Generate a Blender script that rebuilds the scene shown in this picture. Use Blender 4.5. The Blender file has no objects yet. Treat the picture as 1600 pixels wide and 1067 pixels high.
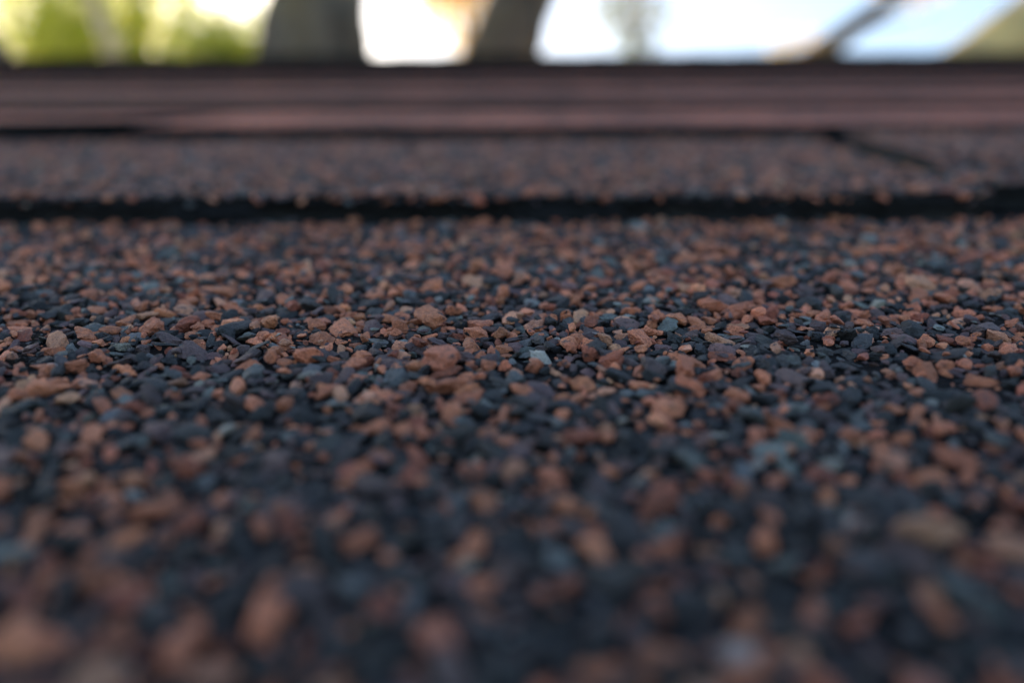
import bpy, bmesh, math, random
import numpy as np
from mathutils import Vector, Matrix

R = math.radians
C = bpy.context.scene.collection
scene = bpy.context.scene
MM = 0.001

# ------------------------------------------------------------------ camera, sky, sun, exposure
ALPHA = R(22.6)            # roof pitch
THETA = R(19.9)            # camera looks this much below the slope direction
CAM_H = 28.9 * MM          # lens above the roof plane
Z0 = 2.55                  # height of the roof plane under the lens above the ground
SLOPE = Vector((0, math.cos(ALPHA), math.sin(ALPHA)))
NORM = Vector((0, -math.sin(ALPHA), math.cos(ALPHA)))
ORI = Vector((0, 0, Z0))
CAM = ORI + NORM * CAM_H
FPX = 1256.0

cd = bpy.data.cameras.new('camera')
cam = bpy.data.objects.new('camera', cd); C.objects.link(cam)
cd.sensor_width = 36.0; cd.lens = 36.0 * FPX / 1600.0
cd.clip_start = 0.002; cd.clip_end = 2000.0
cam.matrix_world = (Matrix.Translation(CAM) @ Matrix.Rotation(math.pi / 2 + ALPHA - THETA, 4, 'X')
                    @ Matrix.Rotation(R(-0.25), 4, 'Z'))
cd.dof.use_dof = True
cd.dof.focus_distance = 0.0795
cd.dof.aperture_fstop = cd.lens / 2.85
scene.camera = cam

SUN_EL, SUN_AZ = R(12.5), R(-30.0)      # azimuth from the view direction, negative = left
world = bpy.data.worlds.new('World'); scene.world = world; world.use_nodes = True
nt = world.node_tree; nt.nodes.clear()
wo = nt.nodes.new('ShaderNodeOutputWorld'); wb = nt.nodes.new('ShaderNodeBackground')
sky = nt.nodes.new('ShaderNodeTexSky'); sky.sky_type = 'NISHITA'; sky.sun_disc = False
sky.sun_elevation = SUN_EL; sky.sun_rotation = SUN_AZ
sky.altitude = 100; sky.air_density = 1.0; sky.dust_density = 2.6; sky.ozone_density = 1.6
nt.links.new(sky.outputs[0], wb.inputs[0]); wb.inputs[1].default_value = 0.15
nt.links.new(wb.outputs[0], wo.inputs[0])

sl = bpy.data.lights.new('sun', 'SUN'); sl.energy = 5.0; sl.angle = R(0.5); sl.color = (1.0, 0.86, 0.68)
so = bpy.data.objects.new('sun', sl); C.objects.link(so)
sd = Vector((math.sin(SUN_AZ) * math.cos(SUN_EL), math.cos(SUN_AZ) * math.cos(SUN_EL), math.sin(SUN_EL)))
so.rotation_euler = sd.to_track_quat('Z', 'Y').to_euler(); so.location = (0, 0, 30)

vs = scene.view_settings
scene.display_settings.display_device = 'sRGB'
vs.view_transform = 'Standard'; vs.look = 'None'; vs.gamma = 1.0; vs.use_curve_mapping = False
vs.exposure = 1.66

# ------------------------------------------------------------------ material helpers
def new_mat(name):
    m = bpy.data.materials.new(name); m.use_nodes = True
    t = m.node_tree; t.nodes.clear()
    out = t.nodes.new('ShaderNodeOutputMaterial'); b = t.nodes.new('ShaderNodeBsdfPrincipled')
    t.links.new(b.outputs[0], out.inputs[0])
    return m, t, b, out

def noise(t, vec, scale, detail=3.0, rough=0.6):
    n = t.nodes.new('ShaderNodeTexNoise'); n.inputs['Scale'].default_value = scale
    n.inputs['Detail'].default_value = detail; n.inputs['Roughness'].default_value = rough
    t.links.new(vec, n.inputs['Vector']); return n

def ramp(t, fac, stops, interp='LINEAR'):
    r = t.nodes.new('ShaderNodeValToRGB'); e = r.color_ramp
    e.interpolation = interp
    while len(e.elements) < len(stops): e.elements.new(0.5)
    for el, (p, c) in zip(e.elements, stops):
        el.position = p; el.color = (*c, 1)
    t.links.new(fac, r.inputs['Fac']); return r

def mix(t, kind, fac, a, b):
    n = t.nodes.new('ShaderNodeMix'); n.data_type = 'RGBA'; n.blend_type = kind
    for sock, v in ((n.inputs[0], fac), (n.inputs[6], a), (n.inputs[7], b)):
        if isinstance(v, (int, float)): sock.default_value = v
        elif isinstance(v, tuple): sock.default_value = (*v, 1)
        else: t.links.new(v, sock)
    return n.outputs[2]

def bump(t, h, strength, dist, normal=None):
    n = t.nodes.new('ShaderNodeBump'); n.inputs['Strength'].default_value = strength
    n.inputs['Distance'].default_value = dist; t.links.new(h, n.inputs['Height'])
    if normal is not None: t.links.new(normal, n.inputs['Normal'])
    return n.outputs[0]

def geo_pos(t):
    return t.nodes.new('ShaderNodeNewGeometry').outputs['Position']

# crushed-stone granule colours: (weight, colour)
PAL = [
    (0.14, (0.570, 0.205, 0.115)), (0.10, (0.480, 0.165, 0.092)), (0.05, (0.550, 0.255, 0.158)), (0.04, (0.300, 0.092, 0.058)),
    (0.13, (0.028, 0.029, 0.034)), (0.13, (0.058, 0.055, 0.059)), (0.07, (0.018, 0.019, 0.023)),
    (0.13, (0.095, 0.065, 0.070)), (0.10, (0.145, 0.086, 0.086)),
    (0.07, (0.115, 0.122, 0.128)), (0.035, (0.175, 0.185, 0.182)), (0.015, (0.300, 0.280, 0.250)),
]

def granule_mat(name, mode):
    m, t, b, out = new_mat(name)
    if mode == 'attr':
        a = t.nodes.new('ShaderNodeAttribute'); a.attribute_name = 'stone'; col = a.outputs['Color']
    else:
        a = t.nodes.new('ShaderNodeObjectInfo'); col = a.outputs['Color']
    p = geo_pos(t)
    n1 = noise(t, p, 1500, 4, 0.65)      # mottling of the stone
    n2 = noise(t, p, 7000, 3, 0.7)       # grit
    c1 = ramp(t, n1.outputs['Fac'], [(0.30, (0.62, 0.60, 0.62)), (0.5, (1, 1, 1)), (0.72, (1.32, 1.28, 1.22))])
    col = mix(t, 'MULTIPLY', 1.0, col, c1.outputs[0])
    c2 = ramp(t, n2.outputs['Fac'], [(0.34, (0.6, 0.58, 0.6)), (0.52, (1, 1, 1)), (0.70, (1.5, 1.45, 1.4)), (0.80, (2.2, 2.2, 2.1))])  # grit tones; the brightest specks are sparkle painted into the colour
    col = mix(t, 'MULTIPLY', 0.75, col, c2.outputs[0])
    # black asphalt smears left on some stones
    n3 = noise(t, p, 620, 3, 0.7)
    tar = ramp(t, n3.outputs['Fac'], [(0.60, (0, 0, 0)), (0.70, (1, 1, 1))])
    col = mix(t, 'MIX', tar.outputs[0], col, (0.045, 0.042, 0.050))
    t.links.new(col, b.inputs['Base Color'])
    rr = ramp(t, n1.outputs['Fac'], [(0.35, (0.58,) * 3), (0.65, (0.88,) * 3)])
    t.links.new(rr.outputs[0], b.inputs['Roughness'])
    b.inputs['Specular IOR Level'].default_value = 0.45
    nb = bump(t, n1.outputs['Fac'], 1.0, 0.00045)
    nb = bump(t, n2.outputs['Fac'], 1.0, 0.00012, nb)
    t.links.new(nb, b.inputs['Normal'])
    return m

def shingle_mat(bed=False):
    """granule-coated face where single stones are too far off or out of frame; plain asphalt on cut edges"""
    m, t, b, out = new_mat('asphalt_bed_under_stones' if bed else 'granule_coated_asphalt')
    tc = t.nodes.new('ShaderNodeTexCoord'); p = tc.outputs['Object']
    w = noise(t, p, 500, 2, 0.5)
    pw = mix(t, 'LINEAR_LIGHT', 0.0009, p, w.outputs['Color'])
    v = t.nodes.new('ShaderNodeTexVoronoi'); v.inputs['Scale'].default_value = 780
    t.links.new(pw, v.inputs['Vector'])
    sep = t.nodes.new('ShaderNodeSeparateColor'); t.links.new(v.outputs['Color'], sep.inputs[0])
    stops, acc = [], 0.0
    for wgt, c in PAL:
        stops.append((acc, c)); acc += wgt
    cr = ramp(t, sep.outputs[0], stops, 'CONSTANT')
    mpn = t.nodes.new('ShaderNodeMapping'); mpn.inputs['Scale'].default_value = (1, 0.22, 1); t.links.new(p, mpn.inputs['Vector'])
    n1 = noise(t, mpn.outputs[0], 22, 4, 0.65)
    blot = ramp(t, n1.outputs['Fac'], [(0.36, (0.62, 0.62, 0.66)), (0.50, (1.05, 1.0, 1.0)), (0.64, (1.55, 1.35, 1.25))])
    col = mix(t, 'MULTIPLY', 1.0, cr.outputs[0], blot.outputs[0])
    oi = t.nodes.new('ShaderNodeObjectInfo')
    col = mix(t, 'MULTIPLY', 1.0, col, oi.outputs['Color'])      # each shingle's own blend of stone
    e = t.nodes.new('ShaderNodeTexVoronoi'); e.feature = 'DISTANCE_TO_EDGE'; e.inputs['Scale'].default_value = 780
    t.links.new(pw, e.inputs['Vector'])
    gap = ramp(t, e.outputs['Distance'], [(0.02, (0.6, 0.6, 0.6)), (0.08, (1, 1, 1))])
    col = mix(t, 'MULTIPLY', 1.0, col, gap.outputs[0])
    if bed:      # where modelled stones lie, the bed between them is bare tar
        sx = t.nodes.new('ShaderNodeSeparateXYZ'); t.links.new(p, sx.inputs[0])
        ab = t.nodes.new('ShaderNodeMath'); ab.operation = 'ABSOLUTE'; t.links.new(sx.outputs[0], ab.inputs[0])
        ma = t.nodes.new('ShaderNodeMath'); ma.operation = 'MULTIPLY_ADD'; t.links.new(sx.outputs[1], ma.inputs[0])
        ma.inputs[1].default_value = 0.66; ma.inputs[2].default_value = 0.038
        lt = t.nodes.new('ShaderNodeMath'); lt.operation = 'LESS_THAN'
        t.links.new(ab.outputs[0], lt.inputs[0]); t.links.new(ma.outputs[0], lt.inputs[1])
        tarc = ramp(t, w.outputs['Fac'], [(0.3, (0.005, 0.005, 0.006)), (0.7, (0.016, 0.014, 0.015))])
        col = mix(t, 'MIX', lt.outputs[0], col, tarc.outputs[0])
    t.links.new(col, b.inputs['Base Color'])
    b.inputs['Roughness'].default_value = 0.88; b.inputs['Specular IOR Level'].default_value = 0.06 if bed else 0.3
    hr = ramp(t, e.outputs['Distance'], [(0.0, (0, 0, 0)), (0.3, (1, 1, 1))])
    nb = bump(t, hr.outputs[0], 0.4, 0.0004)
    t.links.new(nb, b.inputs['Normal'])
    return m

def asphalt_mat():
    m, t, b, out = new_mat('cut_asphalt_edge')
    p = geo_pos(t)
    n = noise(t, p, 900, 4, 0.7); n2 = noise(t, p, 90, 3, 0.6)
    cr = ramp(t, n.outputs['Fac'], [(0.35, (0.006, 0.0065, 0.008)), (0.6, (0.014, 0.015, 0.019)), (0.78, (0.05, 0.05, 0.055))])
    t.links.new(cr.outputs[0], b.inputs['Base Color'])
    rr = ramp(t, n2.outputs['Fac'], [(0.52, (0.75,) * 3), (0.66, (0.38,) * 3)])
    t.links.new(rr.outputs[0], b.inputs['Roughness'])
    b.inputs['Specular IOR Level'].default_value = 0.22
    t.links.new(bump(t, n.outputs['Fac'], 0.7, 0.0003), b.inputs['Normal'])
    return m

def wood_mat(name, c):
    m, t, b, out = new_mat(name)
    p = geo_pos(t); n = noise(t, p, 9, 5, 0.6)
    cr = ramp(t, n.outputs['Fac'], [(0.3, tuple(x * 0.7 for x in c)), (0.7, tuple(min(1, x * 1.25) for x in c))])
    t.links.new(cr.outputs[0], b.inputs['Base Color']); b.inputs['Roughness'].default_value = 0.85
    t.links.new(bump(t, n.outputs['Fac'], 0.4, 0.004), b.inputs['Normal'])
    return m

def bark_mat(name, dark, light, scale=1.0):
    m, t, b, out = new_mat(name)
    tc = t.nodes.new('ShaderNodeTexCoord')
    mp = t.nodes.new('ShaderNodeMapping'); mp.inputs['Scale'].default_value = (9 * scale, 9 * scale, 2.4 * scale)
    t.links.new(tc.outputs['Object'], mp.inputs['Vector'])
    n = noise(t, mp.outputs[0], 1.0, 6, 0.65); n2 = noise(t, tc.outputs['Object'], 2.2 * scale, 3, 0.5)
    cr = ramp(t, n.outputs['Fac'], [(0.32, dark), (0.68, light)])
    moss = ramp(t, n2.outputs['Fac'], [(0.45, (0, 0, 0)), (0.62, (0.7, 0.7, 0.7))])
    col = mix(t, 'MIX', moss.outputs[0], cr.outputs[0], (light[0] * 1.35, light[1] * 1.25, light[2] * 0.85))
    t.links.new(col, b.inputs['Base Color']); b.inputs['Roughness'].default_value = 0.92
    t.links.new(bump(t, n.outputs['Fac'], 0.9, 0.03), b.inputs['Normal'])
    return m

def leaf_mat(name, stops):
    m, t, b, out = new_mat(name)
    a = t.nodes.new('ShaderNodeAttribute'); a.attribute_name = 'tone'
    cr = ramp(t, a.outputs['Fac'], stops)
    t.links.new(cr.outputs[0], b.inputs['Base Color']); b.inputs['Roughness'].default_value = 0.55
    tr = t.nodes.new('ShaderNodeBsdfTranslucent')
    t.links.new(mix(t, 'MULTIPLY', 1.0, cr.outputs[0], (1.3, 1.3, 0.85)), tr.inputs[0])
    ms = t.nodes.new('ShaderNodeMixShader'); ms.inputs[0].default_value = 0.72
    t.links.new(b.outputs[0], ms.inputs[1]); t.links.new(tr.outputs[0], ms.inputs[2])
    t.links.new(ms.outputs[0], out.inputs[0])
    return m

M_GA = granule_mat('crushed_stone', 'attr'); M_GO = granule_mat('crushed_stone_single', 'obj')
M_SH = shingle_mat(); M_SN = shingle_mat(True); M_AS = asphalt_mat()
M_PLY = wood_mat('deck_wood', (0.30, 0.21, 0.13)); M_WALL = wood_mat('wall_boards', (0.30, 0.27, 0.23))

# ------------------------------------------------------------------ object helpers
def tag(o, label=None, cat=None, group=None, kind=None):
    if label: o['label'] = label
    if cat: o['category'] = cat
    if group: o['group'] = group
    if kind: o['kind'] = kind
    return o

def empty(name, loc, rot=(0, 0, 0)):
    o = bpy.data.objects.new(name, None); C.objects.link(o); o.location = loc; o.rotation_euler = rot
    o.empty_display_size = 0.1
    return o

def link(name, me, parent=None):
    o = bpy.data.objects.new(name, me); C.objects.link(o)
    if parent: o.parent = parent
    return o

def box_mesh(name, lo, hi, mat):
    bm = bmesh.new()
    bmesh.ops.create_cube(bm, size=1.0)
    for v in bm.verts:
        for i in range(3): v.co[i] = lo[i] if v.co[i] < 0 else hi[i]
    me = bpy.data.meshes.new(name); bm.to_mesh(me); bm.free(); me.materials.append(mat); return me

# ------------------------------------------------------------------ ground and shed
def ground():
    m, t, b, out = new_mat('lawn_soil')
    p = geo_pos(t); n = noise(t, p, 0.8, 5, 0.6); n2 = noise(t, p, 25, 3, 0.6)
    cr = ramp(t, n.outputs['Fac'], [(0.35, (0.035, 0.05, 0.018)), (0.6, (0.06, 0.075, 0.025)), (0.75, (0.09, 0.07, 0.035))])
    col = mix(t, 'MULTIPLY', 0.6, cr.outputs[0], n2.outputs['Color'])
    t.links.new(col, b.inputs['Base Color']); b.inputs['Roughness'].default_value = 0.95
    t.links.new(bump(t, n2.outputs['Fac'], 0.6, 0.03), b.inputs['Normal'])
    bm = bmesh.new(); bmesh.ops.create_grid(bm, x_segments=60, y_segments=60, size=600)
    rnd = random.Random(2)
    for v in bm.verts:
        d = v.co.length
        v.co.z = 0 if d < 30 else 0.6 * math.sin(v.co.x * 0.021) * math.cos(v.co.y * 0.017) * min(1, (d - 30) / 80)
    me = bpy.data.meshes.new('ground'); bm.to_mesh(me); bm.free(); me.materials.append(m)
    tag(link('ground', me), kind='structure')
ground()

SP = 0.140                 # exposure of a course
def th(k):                 # thickness of a butt
    return {0: 3.2, 1: 5.0, 2: 5.0}.get(k, 3.9 if k % 2 else 2.3) * MM
NC = 18                    # courses up to the ridge
KLOW = -3
LEN = NC * SP
HALF = 2.75

roof = empty('shingle_roof', ORI, (ALPHA, 0, 0))
tag(roof, 'asphalt shingle roof slope coated in orange, slate and plum stone granules, trees behind its ridge', 'roof', kind='thing')

# deck: two sloping slabs meeting at the ridge (roof-local coordinates)
def deck():
    bm = bmesh.new()
    a2 = 2 * ALPHA
    y0, z0 = KLOW * SP + 0.01, -0.0080
    ry, rz = LEN, -0.0080
    bl = 2.15
    by, bz = ry + math.cos(a2) * bl, rz - math.sin(a2) * bl
    t = 0.018
    tn = t / math.cos(ALPHA)
    prof = [(y0, z0), (ry, rz), (by, bz), (by - math.sin(a2) * t, bz - math.cos(a2) * t),
            (ry - math.sin(ALPHA) * tn, rz - math.cos(ALPHA) * tn), (y0, z0 - t)]
    L = [bm.verts.new((-HALF + .02, y, z)) for y, z in prof]
    Rr = [bm.verts.new((HALF - .02, y, z)) for y, z in prof]
    n = len(prof)
    for i in range(n):
        f = bm.faces.new((L[i], L[(i + 1) % n], Rr[(i + 1) % n], Rr[i]))
        if i == 1: f.material_index = 1
    bm.faces.new(L[::-1]); bm.faces.new(Rr)
    bmesh.ops.recalc_face_normals(bm, faces=bm.faces)
    me = bpy.data.meshes.new('roof_deck'); bm.to_mesh(me); bm.free()
    me.materials.append(M_PLY); me.materials.append(M_SH)
    link('roof_deck', me, roof)
deck()

def walls():
    yl = (KLOW * SP + 0.25) * math.cos(ALPHA); yr = LEN * math.cos(ALPHA); yb = yr + 1.75
    zl = Z0 + (KLOW * SP + 0.25) * math.sin(ALPHA) - 0.05; zr = Z0 + LEN * math.sin(ALPHA) - 0.06
    x0, x1 = -HALF + 0.2, HALF - 0.2
    bm = bmesh.new()
    prof = [(yl, -0.05), (yb, -0.05), (yb, zr - 1.75 * math.tan(ALPHA) - 0.02), (yr, zr), (yl, zl)]
    A = [bm.verts.new((x0, y, z)) for y, z in prof]; B = [bm.verts.new((x1, y, z)) for y, z in prof]
    for i in range(5): bm.faces.new((A[i], A[(i + 1) % 5], B[(i + 1) % 5], B[i]))
    bm.faces.new(A[::-1]); bm.faces.new(B); bmesh.ops.recalc_face_normals(bm, faces=bm.faces)
    me = bpy.data.meshes.new('shed_wall'); bm.to_mesh(me); bm.free(); me.materials.append(M_WALL)
    tag(link('shed_wall', me), kind='structure')
walls()

# ------------------------------------------------------------------ shingles
def vnoise(x, seed, amp, octs=((7, 1), (19, .5), (53, .3), (140, .22), (330, .15))):
    r = np.random.RandomState(seed); s = 0
    for f, a in octs: s = s + a * np.sin(x * f * 2 * math.pi * (0.9 + 0.2 * r.rand()) + r.rand() * 7)
    return s * amp

def surf_z(D):
    """height of a course's coated face above the reference plane"""
    k = np.floor(D / SP); T = np.where(k <= 0, 3.2, np.where(k == 1, 5.0, 5.0)) * MM; return T * (1 - (D - k * SP) / SP)

def shingle_mesh(k, x0, x1, seed, nx, back=0.0, warp=None, left_cut=None, right_cut=None, amp=0.0004, coat=None):
    """one strip: coated face, ragged butt, two laminated layers; x range may be cut at an angle"""
    ny = 8
    u = np.linspace(0, 1, nx); vv = np.linspace(0, 1, ny)
    U, V = np.meshgrid(u, vv, indexing='ij')
    D0 = k * SP + back + vnoise(x0 + (x1 - x0) * u, seed, amp)
    TH = th(k); t1, t2, t3 = TH * .42, TH * .5, TH - .0002
    Dend = (k + 1) * SP + 0.125                       # runs on under the next course
    D = D0[:, None] + (Dend - D0[:, None]) * V
    tt = (D - k * SP) / SP
    lx = x0 + (left_cut(tt) if left_cut else 0); rx = x1 + (right_cut(tt) if right_cut else 0)
    X = lx + (rx - lx) * U
    Z = TH * (1 - tt) + vnoise(X, seed + 5, 0.00010, ((3, 1), (11, .6), (40, .4)))
    if warp: Z = Z + warp(X, D)
    step = -0.0022 if back else -0.0
    verts = []; n = nx * ny
    top = np.stack([X, D, Z], -1).reshape(-1, 3)
    ledge = np.zeros(nx)
    for a_, b_ in ((-0.061, -0.044), (-0.001, 0.021), (0.042, 0.05)):
        if k == 1: ledge = np.maximum(ledge, np.clip(np.minimum(X[:, 0] - a_, b_ - X[:, 0]) / 0.003, 0, 1))
    # front edge rows below the top: upper layer bottom, recess, lower layer bottom
    zf = Z[:, 0]; xf = X[:, 0]; df = D[:, 0]
    r1 = np.stack([xf, df + 0.0001 + np.abs(vnoise(xf, seed + 1, .00012)), zf - t1], -1)
    r2 = np.stack([xf, df + 0.0008 - 0.0020 * ledge + np.abs(vnoise(xf, seed + 2, .0003)), zf - t2], -1)
    r3 = np.stack([xf, df + 0.0006 - 0.0017 * ledge + np.abs(vnoise(xf, seed + 3, .0004)), zf - t3], -1)
    bot = top.copy(); bot[:, 2] -= t3; bot = bot.reshape(nx, ny, 3); bot[:, 0, :] = r3; bot = bot.reshape(-1, 3)
    allv = np.concatenate([top, r1, r2, bot])
    o1, o2, ob = n, n + nx, n + 2 * nx
    F, MI = [], []
    for i in range(nx - 1):
        for j in range(ny - 1):
            a = i * ny + j
            F.append((a, a + ny, a + ny + 1, a + 1)); MI.append(0)
            F.append((ob + a, ob + a + 1, ob + a + ny + 1, ob + a + ny)); MI.append(1)
        a, b2 = i * ny, (i + 1) * ny
        F.append((a, o1 + i, o1 + i + 1, b2)); MI.append(1)
        F.append((o1 + i, o2 + i, o2 + i + 1, o1 + i + 1)); MI.append(1)
        F.append((o2 + i, ob + a, ob + b2, o2 + i + 1)); MI.append(1)
        a, b2 = i * ny + ny - 1, (i + 1) * ny + ny - 1
        F.append((a, b2, ob + b2, ob + a)); MI.append(1)
    for i, flip in ((0, False), (nx - 1, True)):
        for j in range(ny - 1):
            a = i * ny + j
            q = (a, a + 1, ob + a + 1, ob + a)
            F.append(q[::-1] if flip else q); MI.append(1)
        q = (i * ny, ob + i * ny, o2 + i, o1 + i)
        F.append(q[::-1] if flip else q); MI.append(1)
    me = bpy.data.meshes.new('shingle'); me.from_pydata(allv.tolist(), [], F)
    me.materials.append(coat or M_SH); me.materials.append(M_AS)
    me.polygons.foreach_set('material_index', MI); me.update()
    return me

rnd = random.Random(11)
near = {}
def gape(t): t = np.clip((t - 0.10) / 0.30, 0, 1); return t * t * (3 - 2 * t)     # the joint opens further up
JX, JCUT = 0.0835, 0.0235        # angled joint between the two shingles of the course above the lens
# courses close to the lens
near[0] = link('shingle', shingle_mesh(0, -0.50, 0.46, 3, 500, coat=M_SN), roof)
near[1] = link('shingle', shingle_mesh(1, -0.88, JX, 21, 900, coat=M_SN, right_cut=lambda t: JCUT * t - 0.0037 * gape(t), amp=0.0007), roof)
near['1b'] = link('shingle', shingle_mesh(1, JX + 0.0004, JX + 0.98, 37, 500, coat=M_SN, back=0.010, left_cut=lambda t: JCUT * t + 0.0030 * gape(t),
                  warp=lambda X, D: 0.0004 + 0.0018 * gape((D - SP) / SP)), roof)
LX = -0.130
near[2] = link('shingle', shingle_mesh(2, LX + 0.001, LX + 0.99, 41, 500, amp=0.0005), roof)
near['2b'] = link('shingle', shingle_mesh(2, -1.11, LX - 0.002, 43, 500, back=0.010,
                  warp=lambda X, D: 0.0026 * np.clip((X - (LX - 0.16)) / 0.16, 0, 1) ** 1.2 * np.clip(1 - (D - 2 * SP) / 0.12, 0, 1)), roof)
near[2].color = (1.6, 1.2, 1.04, 1); near['2b'].color = (1.45, 1.05, 0.92, 1)
spans = {0: [(-0.50, 0.46)], 1: [(-0.88, JX + 0.98)], 2: [(-1.11, LX + 0.99)]}
for k in range(KLOW, NC):
    filled = spans.get(k)
    jobs = []
    if filled:
        a, b = filled[0]
        x = a
        while x > -HALF + 0.02: jobs.append((max(-HALF, x - 0.98), x - 0.002)); x -= 0.98
        x = b
        while x < HALF - 0.02: jobs.append((x + 0.002, min(HALF, x + 0.98))); x += 0.98
    else:
        x = -HALF - rnd.uniform(0, 0.9)
        while x < HALF:
            e = x + 0.98
            if min(e, HALF) - max(x, -HALF) > 0.03: jobs.append((max(x, -HALF), min(e, HALF) - 0.002))
            x = e
    for a, b in jobs:
        sd_ = rnd.randint(1, 9999); bk = rnd.uniform(-0.001, 0.003); lift = rnd.uniform(0, 0.0006)
        q = rnd.uniform(0.75, 1.45)
        o = link('shingle', shingle_mesh(k, a, b, sd_, max(8, int((b - a) * 120)), back=bk,
             warp=lambda X, D, l=lift: l + 0 * X), roof)
        o.color = (q * 1.12, q * 0.88, q * 0.78, 1)

# ridge caps folded over the ridge, each lapping the one beside it
def ridge_cap_mesh():
    w, ln, t = 0.075, 0.29, 0.0035
    a2 = 2 * ALPHA; rows = []
    nseg = 9
    for i in range(2):
        x = i * ln; lift = 0.0075 if i == 0 else 0.0008
        for s in (1, 0):
            for j in range(nseg):
                q = -1 + 2 * j / (nseg - 1)
                ang = -ALPHA + 0 * q
                yy = q * w
                # symmetric fold in a frame tilted so both sides follow their slopes, softened at the crown
                dz = -math.tan(ALPHA) * (math.sqrt(yy * yy + 0.012 ** 2) - 0.012)
                p = Vector((0, yy * math.cos(ALPHA), dz * math.cos(ALPHA) + lift + s * t))
                p = Matrix.Rotation(-ALPHA, 3, 'X') @ p
                rows.append((x, LEN + p.y, p.z))
    def id_(i, s, j): return (i * 2 + (0 if s else 1)) * nseg + j
    F, MI = [], []
    for j in range(nseg - 1):
        F.append((id_(0, 1, j), id_(1, 1, j), id_(1, 1, j + 1), id_(0, 1, j + 1))); MI.append(0)
        F.append((id_(0, 0, j), id_(0, 0, j + 1), id_(1, 0, j + 1), id_(1, 0, j))); MI.append(1)
        F.append((id_(0, 0, j), id_(0, 1, j), id_(0, 1, j + 1), id_(0, 0, j + 1))); MI.append(1)
        F.append((id_(1, 1, j), id_(1, 0, j), id_(1, 0, j + 1), id_(1, 1, j + 1))); MI.append(1)
    for j, fl in ((0, 0), (nseg - 1, 1)):
        q = (id_(0, 1, j), id_(0, 0, j), id_(1, 0, j), id_(1, 1, j)); F.append(q[::-1] if fl else q); MI.append(1)
    me = bpy.data.meshes.new('ridge_cap'); me.from_pydata(rows, [], F)
    me.materials.append(M_SH); me.materials.append(M_AS); me.polygons.foreach_set('material_index', MI); me.update()
    return me
rc = ridge_cap_mesh()
x = -HALF
while x < HALF - 0.1:
    o = link('ridge_cap', rc, roof); o.location = (x, rnd.uniform(-.002, .002), 0.0050 + rnd.uniform(0, .001)); x += 0.142

# ------------------------------------------------------------------ granules
def ico(sub):
    bm = bmesh.new(); bmesh.ops.create_icosphere(bm, subdivisions=sub, radius=1.0)
    V = np.array([v.co[:] for v in bm.verts]); F = np.array([[v.index for v in f.verts] for f in bm.faces]); bm.free()
    return V, F

def rocks(sub, count, seed, lump=0.10):
    V, F = ico(sub); r = np.random.RandomState(seed); out = []
    for c in range(count):
        npl = r.randint(6, 11)
        N = r.normal(size=(npl, 3)); N /= np.linalg.norm(N, axis=1)[:, None]
        dd = r.uniform(0.42, 0.95, npl)
        dot = V @ N.T
        rad = np.where(dot > 0.05, dd / np.maximum(dot, 0.05), 9).min(1)
        rad = np.minimum(rad, 1.3)
        if sub > 1:                                    # knobbly crushed surface
            ls = np.zeros(len(V))
            for f, a in ((2.6, 1.0), (5.2, 0.55), (9.5, 0.4)):
                K = r.normal(size=(3, 3)) * f; ph = r.rand(3) * 7
                ls += a * np.sin(V @ K.T + ph).prod(1)
            rad = rad * (1 + lump * ls * 1.6)
            rad = rad + r.normal(size=len(V)) * 0.024
        P = V * rad[:, None]
        P -= (P.max(0) + P.min(0)) / 2; P /= (P.max(0) - P.min(0)).max() / 2
        out.append(P)
    return out, F

def scatter(inside, bounds, n_try, seed, k, med=0.98):
    """stones by dart throwing, largest first; returns x, D, radius (metres)"""
    r = np.random.RandomState(seed)
    X = r.uniform(bounds[0], bounds[1], n_try); D = r.uniform(bounds[2], bounds[3], n_try)
    ok = inside(X, D); X, D = X[ok], D[ok]
    rad = np.clip(np.exp(r.normal(math.log(med), 0.40, len(X))), 0.42, 3.0) / 2 * MM
    o = np.argsort(-rad); X, D, rad = X[o], D[o], rad[o]
    cell = 1.7 * MM; grid = {}; keep = []
    gx = np.floor(X / cell).astype(int); gy = np.floor(D / cell).astype(int)
    Xl, Dl, Rl, GX, GY = X.tolist(), D.tolist(), rad.tolist(), gx.tolist(), gy.tolist()
    for i in range(len(Xl)):
        x, d, ra, cx, cy = Xl[i], Dl[i], Rl[i], GX[i], GY[i]; good = True
        for ax in (cx - 1, cx, cx + 1, cx - 2, cx + 2) if ra > 0.0009 else (cx - 1, cx, cx + 1):
            for ay in (cy - 1, cy, cy + 1):
                for j in grid.get((ax, ay), ()):
                    m_ = k * (ra + Rl[j])
                    if (x - Xl[j]) ** 2 + (d - Dl[j]) ** 2 < m_ * m_: good = False; break
                if not good: break
            if not good: break
        if good: grid.setdefault((cx, cy), []).append(i); keep.append(i)
    kk = np.array(keep); return X[kk], D[kk], rad[kk]

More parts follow.
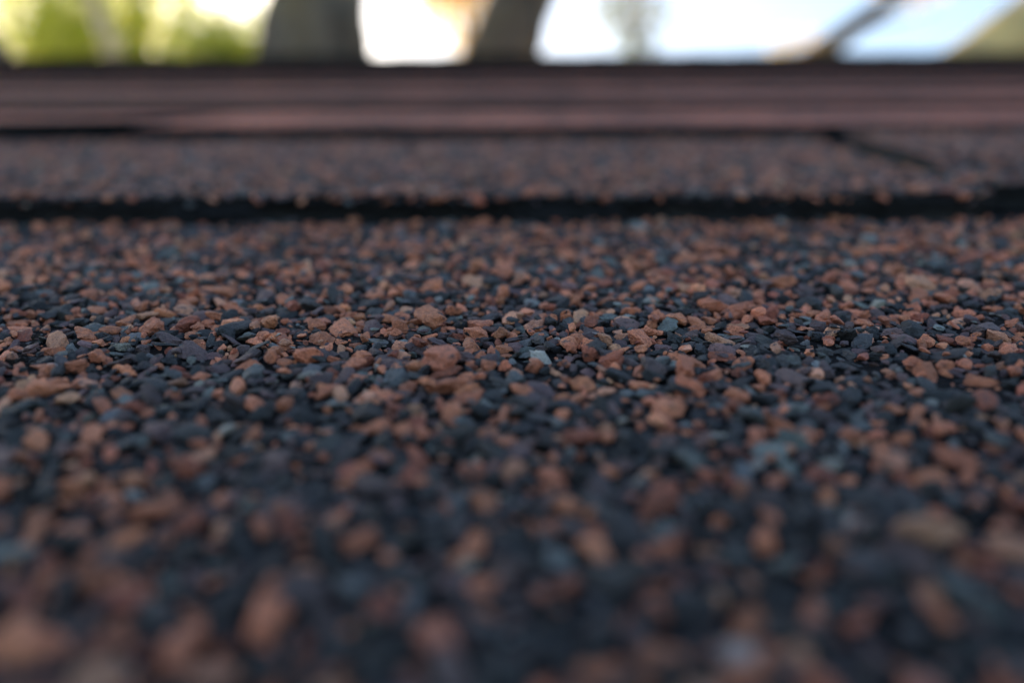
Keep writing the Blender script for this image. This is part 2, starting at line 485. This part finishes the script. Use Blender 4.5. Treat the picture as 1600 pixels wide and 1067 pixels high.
def stone_colours(n, X, D, seed):
    r = np.random.RandomState(seed)
    w = np.array([p[0] for p in PAL]); cols = np.array([p[1] for p in PAL])
    # patches of warmer and darker blend, as the coating drum leaves them
    f = (np.sin(X * 95 + 1.3) * np.sin(D * 120 + 0.4) + np.sin(X * 210 + D * 160) * 0.7)
    warm = np.clip(1.08 + 0.45 * f, 0.45, 1.9)
    near_shade = np.clip((D - 0.036) / 0.038, 0, 1)      # darker blend towards the butt, shade near the lens painted in as well
    W = np.repeat(w[None, :], n, 0); W[:, :4] *= (warm * (0.78 + 0.22 * near_shade))[:, None]; W[:, 3] *= 1 + 1.5 * (1 - near_shade); W[:, 4:7] *= (1.5 - 0.5 * near_shade)[:, None]; W[:, 9:] *= (0.78 + 0.22 * near_shade)[:, None]; W /= W.sum(1)[:, None]
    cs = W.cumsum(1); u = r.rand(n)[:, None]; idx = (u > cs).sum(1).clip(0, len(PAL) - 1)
    c = cols[idx] * (0.70 + 0.30 * near_shade)[:, None] * np.exp(r.normal(0, 0.2, n))[:, None] * np.exp(r.normal(0, 0.03, (n, 3)))
    return np.clip(c, 0.004, 0.8), idx

def transforms(X, D, rad, idx, seed, zfun, sink=0.30):
    r = np.random.RandomState(seed); n = len(X)
    flat = np.where(idx < 4, r.uniform(0.42, 0.8, n), r.uniform(0.24, 0.6, n))
    sx = rad * r.uniform(1.0, 1.55, n); sy = rad * r.uniform(0.66, 1.05, n); sz = rad * flat
    yaw = r.uniform(0, 2 * math.pi, n)
    tx = r.normal(0, 0.26, n); ty = r.normal(0, 0.26, n)
    cz, sz_, cx, sx_, cy, sy_ = np.cos(yaw), np.sin(yaw), np.cos(tx), np.sin(tx), np.cos(ty), np.sin(ty)
    Z = np.zeros((n, 3, 3)); Z[:, 0, 0] = cz; Z[:, 0, 1] = -sz_; Z[:, 1, 0] = sz_; Z[:, 1, 1] = cz; Z[:, 2, 2] = 1
    A = np.zeros((n, 3, 3)); A[:, 0, 0] = 1; A[:, 1, 1] = cx; A[:, 1, 2] = -sx_; A[:, 2, 1] = sx_; A[:, 2, 2] = cx
    B = np.zeros((n, 3, 3)); B[:, 1, 1] = 1; B[:, 0, 0] = cy; B[:, 0, 2] = sy_; B[:, 2, 0] = -sy_; B[:, 2, 2] = cy
    RT = A @ B @ Z
    S = np.stack([sx, sy, sz], -1)
    P = np.stack([X, D, zfun(X, D) + sz * (1 - sink - r.uniform(0, 0.35, n)) + r.uniform(0, 1, n) ** 3 * 0.0003], -1)
    return RT, S, P

def joined(name, RT, S, P, col, shapes, F, seed, parent, smooth=False):
    n = len(P); nv = len(shapes[0]); r = np.random.RandomState(seed); which = r.randint(0, len(shapes), n)
    allV = np.empty((n, nv, 3), np.float32)
    for s in range(len(shapes)):
        m = which == s
        if not m.any(): continue
        loc = shapes[s][None] * S[m][:, None, :]
        allV[m] = np.einsum('nij,nvj->nvi', RT[m], loc) + P[m][:, None, :]
    faces = (F[None] + (np.arange(n) * nv)[:, None, None]).reshape(-1)
    me = bpy.data.meshes.new(name); nf = n * len(F)
    me.vertices.add(n * nv); me.vertices.foreach_set('co', allV.reshape(-1))
    me.loops.add(nf * 3); me.loops.foreach_set('vertex_index', faces.astype(np.int32))
    me.polygons.add(nf); me.polygons.foreach_set('loop_start', np.arange(0, nf * 3, 3, dtype=np.int32))
    me.polygons.foreach_set('use_smooth', np.full(nf, smooth))
    a = me.attributes.new('stone', 'FLOAT_COLOR', 'POINT')
    cc = np.ones((n, nv, 4), np.float32); cc[:, :, :3] = col[:, None, :]
    a.data.foreach_set('color', cc.reshape(-1))
    me.materials.append(M_GA); me.update(calc_edges=True)
    o = link(name, me, parent); o['kind'] = 'stuff'
    return o

HI, FH = rocks(3, 26, 5); MID, FM = rocks(2, 24, 6); LO, FL = rocks(1, 16, 7)

ang = lambda D, z: np.arctan2(CAM_H - z, D) - THETA
def project(X, D, z):
    dep = D * math.cos(THETA) + (CAM_H - z) * math.sin(THETA)
    dn = (CAM_H - z) * math.cos(THETA) - D * math.sin(THETA)
    return X / dep * FPX + 800, dn / dep * FPX + 533.5, dep

und = lambda X, D: 0.00022 * np.sin(X * 190 + 1) * np.sin(D * 240 + 2) + 0.00018 * np.sin(X * 420 + D * 330)
near_z = lambda X, D: surf_z(np.minimum(D, SP * 0.9999)) * (D >= 0) + und(X, D)

# course under the lens
X, D, rad = scatter(lambda X, D: np.abs(X) < 0.66 * D + 0.042, (-0.14, 0.14, 0.010, 0.1405), 134000, 1, 0.69)
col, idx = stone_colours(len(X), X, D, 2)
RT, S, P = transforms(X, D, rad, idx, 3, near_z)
# small stones lying on top of and between the bigger ones
X2, D2, rad2 = scatter(lambda X, D: np.abs(X) < 0.66 * D + 0.020, (-0.13, 0.13, 0.012, 0.136), 16000, 8, 1.4, med=0.8)
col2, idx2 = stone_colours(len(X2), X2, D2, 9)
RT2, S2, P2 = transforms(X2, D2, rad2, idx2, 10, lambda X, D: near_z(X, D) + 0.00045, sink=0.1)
RT = np.concatenate([RT, RT2]); S = np.concatenate([S, S2]); P = np.concatenate([P, P2]); col = np.concatenate([col, col2])
px, py, dep = project(P[:, 0], P[:, 1], P[:, 2])
size = 2 * S[:, 0] / dep * FPX
coc = FPX * 0.0025 * np.abs(1 / dep - 1 / 0.0795)
inframe = (px > 10) & (px < 1590) & (py > 360) & (py < 1050)
exposed = P[:, 2] - near_z(P[:, 0], P[:, 1])
score = np.where(inframe, (size - 1.0 * coc) * (0.7 + 0.3 * np.clip(exposed / 0.0006, 0, 1.3)), -1)
order = np.argsort(-score); single = order[:300]; mask = np.ones(len(P), bool); mask[single] = False
seen = (px > -60) & (px < 1660)
focus = mask & seen & (dep > 0.069) & (dep < 0.091)
far = mask & ~focus & ((dep > 0.116) | ~seen | (dep < 0.034))
rest = mask & ~focus & ~far

def hi_mesh(i):
    me = bpy.data.meshes.new('granule'); me.from_pydata(HI[i].tolist(), [], FH.tolist()); me.materials.append(M_GO); me.update(); return me
HM = [hi_mesh(i) for i in range(len(HI))]
rr = random.Random(4)
for i in single:
    o = link('granule', HM[rr.randrange(len(HM))], near[0])
    m = Matrix([list(RT[i][a]) for a in range(3)]).to_4x4() @ Matrix.Diagonal((*S[i].tolist(), 1))
    m.translation = Vector(P[i].tolist()); o.matrix_local = m
    o.color = (*[float(c) for c in col[i]], 1)
# in-focus stones at full detail and the blurred ones lighter, one object
def merge(objs):
    with bpy.context.temp_override(active_object=objs[0], selected_editable_objects=objs, selected_objects=objs):
        bpy.ops.object.join()
    return objs[0]
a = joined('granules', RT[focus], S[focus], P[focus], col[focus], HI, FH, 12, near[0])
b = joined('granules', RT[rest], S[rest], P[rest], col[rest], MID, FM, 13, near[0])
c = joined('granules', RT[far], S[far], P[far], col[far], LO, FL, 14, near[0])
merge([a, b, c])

# next course up
def z1(X, D):
    j = X > JX + (D - SP) / SP * JCUT
    return surf_z(np.clip(D, SP, 2 * SP - 1e-5)) + (0.0004 + 0.0018 * gape((D - SP) / SP)) * j
def in1(X, D):
    jx = JX + (D - SP) / SP * JCUT
    tq = (D - SP) / SP; g = gape(tq); open_ = (X > jx - 0.0003 - 0.0041 * g) & (X < jx + 0.0004 + 0.0035 * g)
    return (np.abs(X) < 0.655 * D + 0.05) & ~open_ & ((X < jx) | (D > SP + 0.010))
X, D, rad = scatter(in1, (-0.235, 0.235, SP + 0.0002, 2 * SP - 0.001), 172000, 31, 0.84, med=0.98)
col, idx = stone_colours(len(X), X, D, 32)
col = col * 0.66 + np.array([0.215, 0.130, 0.115]) * 0.34         # dusty, weathered stones
RT, S, P = transforms(X, D, rad, idx, 33, z1)
Xe = np.random.RandomState(60).uniform(-0.125, 0.125, 190); De = SP + np.random.RandomState(61).uniform(-0.0009, 0.0004, 190) + 0.010 * (Xe > JX)
re_ = np.random.RandomState(62).uniform(0.4, 1.1, 190) * MM
ce, ie = stone_colours(190, Xe, De, 63)
RTe, Se, Pe = transforms(Xe, De, re_, ie, 64, lambda X, D: z1(X, D) - np.random.RandomState(65).uniform(0.1, 1.3, len(X)) * MM)
RT = np.concatenate([RT, RTe]); S = np.concatenate([S, Se]); P = np.concatenate([P, Pe]); col = np.concatenate([col, ce])
left = P[:, 0] < JX + (P[:, 1] - SP) / SP * JCUT
joined('granules', RT[left], S[left], P[left], col[left], LO, FL, 34, near[1])
joined('granules', RT[~left], S[~left], P[~left], col[~left], LO, FL, 35, near['1b'])

# ------------------------------------------------------------------ trees
def at(px, py, Y):
    """world point at forward distance Y on the sight line of a photo pixel"""
    v = Vector(((px - 800) / FPX, -(py - 533.5) / FPX, -1.0))
    d = cam.matrix_world.to_3x3() @ v
    return CAM + d * (Y / d.y)

def tube(bm, pts, radii, seg=14, rough=0.06, seed=0):
    r = random.Random(seed); rings = []
    ph = [r.uniform(0, 6.28) for _ in range(4)]
    pts = [Vector(p) for p in pts]
    for i, (p, ra) in enumerate(zip(pts, radii)):
        t = (pts[min(i + 1, len(pts) - 1)] - pts[max(i - 1, 0)]).normalized()
        a = t.cross(Vector((0.13, 1, 0.07))).normalized(); b_ = t.cross(a)
        ring = []
        for s in range(seg):
            an = 2 * math.pi * s / seg
            k = 1 + rough * (math.sin(3 * an + ph[0] + i * .5) + 0.6 * math.sin(5 * an + ph[1] - i * .8)) + r.uniform(-rough, rough) * .4
            ring.append(bm.verts.new(p + (a * math.cos(an) + b_ * math.sin(an)) * ra * k))
        rings.append(ring)
    for i in range(len(rings) - 1):
        for s in range(seg):
            bm.faces.new((rings[i][s], rings[i][(s + 1) % seg], rings[i + 1][(s + 1) % seg], rings[i + 1][s]))
    bm.faces.new(rings[0][::-1]); bm.faces.new(rings[-1])

def spline(pts, n):
    out = []; P_ = [Vector(p) for p in pts]; P_ = [2 * P_[0] - P_[1]] + P_ + [2 * P_[-1] - P_[-2]]
    segs = len(P_) - 3
    for i in range(n):
        u = i / (n - 1) * segs; k = min(int(u), segs - 1); t = u - k
        p0, p1, p2, p3 = P_[k:k + 4]
        out.append(0.5 * ((2 * p1) + (p2 - p0) * t + (2 * p0 - 5 * p1 + 4 * p2 - p3) * t * t + (3 * p1 - p0 - 3 * p2 + p3) * t ** 3))
    return out

def limb(name, pts, r0, r1, mat, parent, origin, seed=0, n=16, seg=14, flare=0.0):
    ps = spline(pts, n); bm = bmesh.new()
    rad = [r0 + (r1 - r0) * (i / (n - 1)) ** 0.9 for i in range(n)]
    if flare:
        for i in range(4): rad[i] *= 1 + flare * (1 - i / 4) ** 2
    tube(bm, [p - origin for p in ps], rad, seg, 0.05, seed)
    me = bpy.data.meshes.new(name); bm.to_mesh(me); bm.free(); me.materials.append(mat)
    for f in me.polygons: f.use_smooth = True
    return link(name, me, parent), ps

def crown(name, blobs, nleaf, size, mat, parent, origin, seed, clump=0.35, aspect=0.55):
    """leaves in sprays: every leaf a bent four-sided blade"""
    r = np.random.RandomState(seed); w = np.array([b[1] ** 2 * b[2] for b in blobs]); w = w / w.sum()
    V, T, F = [], [], []
    ncl = max(10, nleaf // 14)
    for c in range(ncl):
        bl = blobs[r.choice(len(blobs), p=w)]
        d = r.normal(size=3); d /= np.linalg.norm(d)
        q = np.array(bl[0]) + d * np.array([bl[1], bl[1], bl[2]]) * r.uniform(0.25, 1.0) ** 0.6
        tone = r.uniform(0.1, 0.9)
        for l in range(14):
            p = q + r.normal(size=3) * clump * np.array([1, 1, 0.8])
            u = r.normal(size=3); u[2] -= 0.6; u /= np.linalg.norm(u)
            v = np.cross(u, r.normal(size=3)); v /= np.linalg.norm(v); nn = np.cross(u, v)
            s = size * r.uniform(0.6, 1.3); b = len(V)
            V += [p, p + u * s * .5 + v * s * aspect * .5 + nn * s * .08, p + u * s, p + u * s * .5 - v * s * aspect * .5 + nn * s * .08]
            F += [(b, b + 1, b + 2), (b, b + 2, b + 3)]
            T += [float(np.clip(tone + r.normal(0, .12), 0, 1))] * 4
    V = np.array(V) - np.array(origin)
    me = bpy.data.meshes.new(name); me.from_pydata(V.tolist(), [], F)
    a = me.attributes.new('tone', 'FLOAT', 'POINT'); a.data.foreach_set('value', T)
    me.materials.append(mat); me.update()
    return link(name, me, parent)

BARK_D = bark_mat('dark_bark', (0.028, 0.021, 0.015), (0.190, 0.150, 0.105))
BARK_B = bark_mat('brown_bark', (0.032, 0.022, 0.016), (0.190, 0.138, 0.098))
BARK_O = bark_mat('olive_bark', (0.34, 0.23, 0.10), (0.66, 0.48, 0.24))
BARK_P = bark_mat('pale_bark', (0.42, 0.30, 0.20), (0.66, 0.50, 0.36))
LEAF_Y = leaf_mat('yellow_green_leaf', [(0, (0.30, 0.38, 0.12)), (0.4, (0.54, 0.58, 0.18)), (0.8, (0.70, 0.68, 0.26)), (1, (0.68, 0.54, 0.24))])
LEAF_G = leaf_mat('green_leaf', [(0, (0.05, 0.09, 0.02)), (0.6, (0.11, 0.16, 0.03)), (1, (0.25, 0.24, 0.05))])
LEAF_O = leaf_mat('orange_leaf', [(0, (0.30, 0.26, 0.16)), (0.5, (0.50, 0.32, 0.14)), (1, (0.60, 0.44, 0.22))])
LEAF_B = leaf_mat('grey_green_leaf', [(0, (0.08, 0.10, 0.09)), (0.6, (0.15, 0.17, 0.15)), (1, (0.30, 0.24, 0.17))])

def foot(p): return Vector((p.x, p.y, 0))

def tree(label, root_xy, trunk_pts, r0, r1, bark, limbs, crowns, leafm, seed, nleaf=2500, size=0.07, clump=0.3, flare=0.5):
    o = Vector((root_xy[0], root_xy[1], 0)); e = empty('tree', o); tag(e, label, 'tree')
    pts = [o - Vector((0, 0, 0.15))] + list(trunk_pts)
    limb('trunk', pts, r0, r1, bark, e, o, seed, n=26, seg=20, flare=flare)
    for i, (lp, a_, b_) in enumerate(limbs): limb('limb', lp, a_, b_, bark, e, o, seed + i + 1, n=12, seg=9)
    if crowns: crown('crown', crowns, nleaf, size, leafm, e, o, seed + 50, clump)
    return e

V3 = Vector
# thick dark trunk, left of centre
a0, a1 = at(494, 95, 5.2), at(499, 0, 5.2)
tree('thick dark grey trunk of a tree rising close behind the roof ridge, widest of all', (a0.x - .05, a0.y),
     [V3((a0.x - .02, a0.y, 2.4)), a0, a1, a1 + V3((.03, .1, 1.2)), a1 + V3((.25, .2, 3.0))], 0.45, 0.25, BARK_D,
     [([a1 + V3((0, 0, .8)), a1 + V3((-.9, .2, 2.0)), a1 + V3((-2.2, .4, 3.0))], .15, .05), ([a1 + V3((0, .1, 1.2)), a1 + V3((.9, .3, 2.3)), a1 + V3((1.8, .5, 3.8))], .14, .05)],
     [(a1 + V3((-.8, .6, 3.8)), 2.2, 1.2), (a1 + V3((1.2, .8, 4.4)), 2.2, 1.3)], LEAF_G, 1, 2600, .09)
# second trunk leaning right
b0, b1 = at(782, 95, 5.9), at(815, 0, 5.9)
d = (b1 - b0).normalized()
tree('brown trunk leaning right, beside the thick dark trunk, behind the ridge', (b0.x - .9, b0.y),
     [b0 - d * 2.6 + V3((-.1, 0, 0)), b0, b1, b1 + d * 1.4, b1 + d * 3.2 + V3((-.2, 0, .4))], 0.36, 0.18, BARK_B,
     [([b1 + d * 1.0, b1 + d * 1.6 + V3((.8, 0, .5)), b1 + d * 2 + V3((2.0, .2, 1.6))], .12, .04)],
     [(b1 + V3((.6, .5, 4.3)), 1.9, 1.0)], LEAF_G, 21, 1500, .09)
# olive sunlit limb-like trunk at the right edge
c0, c1 = at(1560, 85, 5.0), at(1665, 0, 5.0)
d = (c1 - c0).normalized()
tree('olive tan trunk leaning steeply right at the right edge, behind the ridge', ((c0 - d * 3.0).x - .9, c0.y),
     [c0 - d * 3.4 + V3((-.2, 0, -.6)), c0 - d * 1.2, c0, c1, c1 + d * 1.5, c1 + d * 3.0 + V3((0, 0, .6))], 0.27, 0.17, BARK_O,
     [([c1 + d * 1.2, c1 + d * 1.4 + V3((-.3, .2, 1.2)), c1 + d * 1.6 + V3((-.6, .3, 2.4))], .1, .04)],
     [(c1 + d * 3.2 + V3((0, 0, 1.6)), 1.6, 1.0)], LEAF_G, 41, 900, .09)
# thin dark branching tree on the right, with a few orange leaves
g0, g1, g2 = at(1262, 98, 6.4), at(1325, 48, 6.4), at(1400, -6, 6.4)
gd = (g2 - g0).normalized()
tree('slim dark forked tree with sparse orange leaves against white sky, right of centre', (g0.x - 1.9, g0.y),
     [g0 - gd * 1.8 + V3((-.1, 0, -.3)), g0 - gd * .7, g0, g1, g2, g2 + V3((.5, .1, .5)), g2 + V3((.9, .1, 1.3))], 0.15, 0.045, BARK_D,
     [([g1, g1 + V3((.35, .1, .10)), g1 + V3((.75, .1, .20))], .022, .008),
      ([g2 + V3((-.03, 0, -.02)), g2 + V3((-.2, .1, .5)), g2 + V3((-.5, .1, 1.2))], .05, .02),
      ([g0 + V3((-.02, 0, -.15)), g0 + V3((-.35, .1, .02)), g0 + V3((-.6, .1, .05))], .03, .01)],
     [(g2 + V3((.20, 0, .02)), .26, .10), (g2 + V3((.55, 0, .12)), .2, .1), (g2 + V3((.30, 0, .8)), .6, .35), (at(1245, 76, 6.4), .17, .09), (at(1225, 84, 6.4), .16, .06)], LEAF_O, 61, 3200, .06, clump=.07, flare=.3)
# grey-green twiggy sapling between
h0 = at(985, 50, 7.5)
tree('slim sapling with sparse grey green leaves against white sky near the middle', (h0.x + .1, h0.y),
     [h0 + V3((.1, 0, -1.5)), h0, h0 + V3((.05, 0, 1.0))], 0.05, 0.02, BARK_D,
     [([h0 + V3((0, 0, -.2)), h0 + V3((.15, 0, .15)), h0 + V3((.3, 0, .5))], .02, .008), ([h0 + V3((.05, 0, -.5)), h0 + V3((.2, 0, -.1)), h0 + V3((.42, 0, .1))], .02, .008), ([h0 + V3((0, 0, -.1)), h0 + V3((-.15, 0, .1)), h0 + V3((-.2, 0, .5))], .018, .008)],
     [(h0 + V3((.02, 0, .12)), .21, .34), (h0 + V3((-.22, 0, .22)), .14, .14), (h0 + V3((.26, 0, .2)), .13, .16), (h0 + V3((-.05, 0, 1.0)), .5, .4), (h0 + V3((.1, 0, -.16)), .13, .12)], LEAF_B, 71, 3600, .06, clump=.10, flare=.3)
# orange-leaved small tree between the two big trunks
i0 = at(725, 45, 7.2)
tree('small tree with orange and cream leaves between the two big trunks', (i0.x, i0.y),
     [i0 + V3((.05, 0, -1.4)), i0 + V3((.02, 0, 0)), i0 + V3((0, 0, 1.0))], 0.06, 0.02, BARK_B, [],
     [(i0 + V3((.02, 0, .1)), .2, .30), (i0 + V3((.03, 0, -.2)), .12, .2), (i0 + V3((-.18, 0, .2)), .2, .2), (i0 + V3((-.3, 0, .35)), .16, .1), (i0 + V3((0, 0, .7)), .5, .4)], LEAF_O, 81, 5000, .06, clump=.08, flare=.3)
# pale slender trunk in front of the yellow-green foliage
j0, j1 = at(185, 95, 7.0), at(140, -5, 7.0)
d = (j1 - j0).normalized()
tree('slender pale trunk leaning left in front of yellow green foliage', ((j0 - d * 2).x + .8, j0.y),
     [j0 - d * 1.8, j0, j1, j1 + d * 2.0], 0.09, 0.05, BARK_P,
     [([j1 + d * .5, j1 + d * .9 + V3((.4, 0, .3)), j1 + d * 1.2 + V3((.9, 0, .9))], .04, .015)],
     [(j1 + d * 2.2, 1.1, .8)], LEAF_Y, 91, 1200, .07, flare=.3)
# dark trunk cut by the left edge
k0, k1 = at(2, 95, 6.6), at(-60, 0, 6.6)
d = (k1 - k0).normalized()
tree('dark trunk leaning out of the frame at the far left corner', ((k0 - d * 2.4).x + .5, k0.y),
     [k0 - d * 2.2, k0, k1, k1 + d * 2.2], 0.14, 0.08, BARK_D, [], [(k1 + d * 2.6, 1.2, .9)], LEAF_Y, 101, 1000, .08, flare=.3)
# big backlit yellow-green tree filling the left
l0 = at(190, 50, 10.0)
tree('big backlit yellow green tree filling the sky at the left', (l0.x - .2, l0.y + .3),
     [l0 + V3((-.1, .3, -2.5)), l0 + V3((0, .3, -.8)), l0 + V3((.1, .3, 1.5)), l0 + V3((.2, .3, 3.4))], 0.22, 0.07, BARK_B,
     [([l0 + V3((0, .3, -1.0)), l0 + V3((-.7, .2, 0)), l0 + V3((-1.5, 0, 1.2))], .08, .03), ([l0 + V3((0, .3, -.8)), l0 + V3((.6, .2, .1)), l0 + V3((1.1, 0, 1.3))], .08, .03)],
     [(l0 + V3((-.9, 0, .3)), 1.0, 1.2), (l0 + V3((.1, 0, .0)), .95, 1.2), (l0 + V3((.9, 0, -.35)), .75, .9), (l0 + V3((1.45, 0, -.4)), .32, .6), (l0 + V3((1.25, 0.3, -.3)), .35, .7), (l0 + V3((-.6, 0.3, -.2)), .9, .6), (l0 + V3((-.2, 0, 2.1)), 1.7, 1.3)], LEAF_Y, 111, 36000, .085, clump=.2)
m0 = at(60, 60, 13.0)
tree('lighter tree farther back behind the yellow green one at the left', (m0.x, m0.y),
     [m0 + V3((0, 0, -3)), m0 + V3((.1, 0, 0)), m0 + V3((0, 0, 3))], 0.26, 0.08, BARK_D, [],
     [(m0 + V3((-.6, 0, -.4)), 1.6, 1.8), (m0 + V3((.9, 0, -.6)), 1.0, 1.4), (m0 + V3((0, 0, 2.0)), 1.8, 1.4)], LEAF_Y, 121, 6500, .12, clump=.2)
# young yellow-green tree filling the gap beside the thick trunk
n0 = at(350, 78, 8.4)
tree('young bright yellow green tree just left of the thick dark trunk', (n0.x, n0.y),
     [n0 + V3((.05, 0, -1.6)), n0 + V3((0, 0, -.1)), n0 + V3((.04, 0, .8))], 0.06, 0.02, BARK_B,
     [([n0 + V3((0, 0, -.3)), n0 + V3((-.25, 0, 0)), n0 + V3((-.4, 0, .5))], .022, .008)],
     [(n0 + V3((-.18, 0, 0)), .32, .34), (n0 + V3((.22, 0, -.05)), .26, .26), (n0 + V3((.32, 0, .3)), .13, .3)], LEAF_Y, 131, 2300, .08, clump=.12, flare=.3)
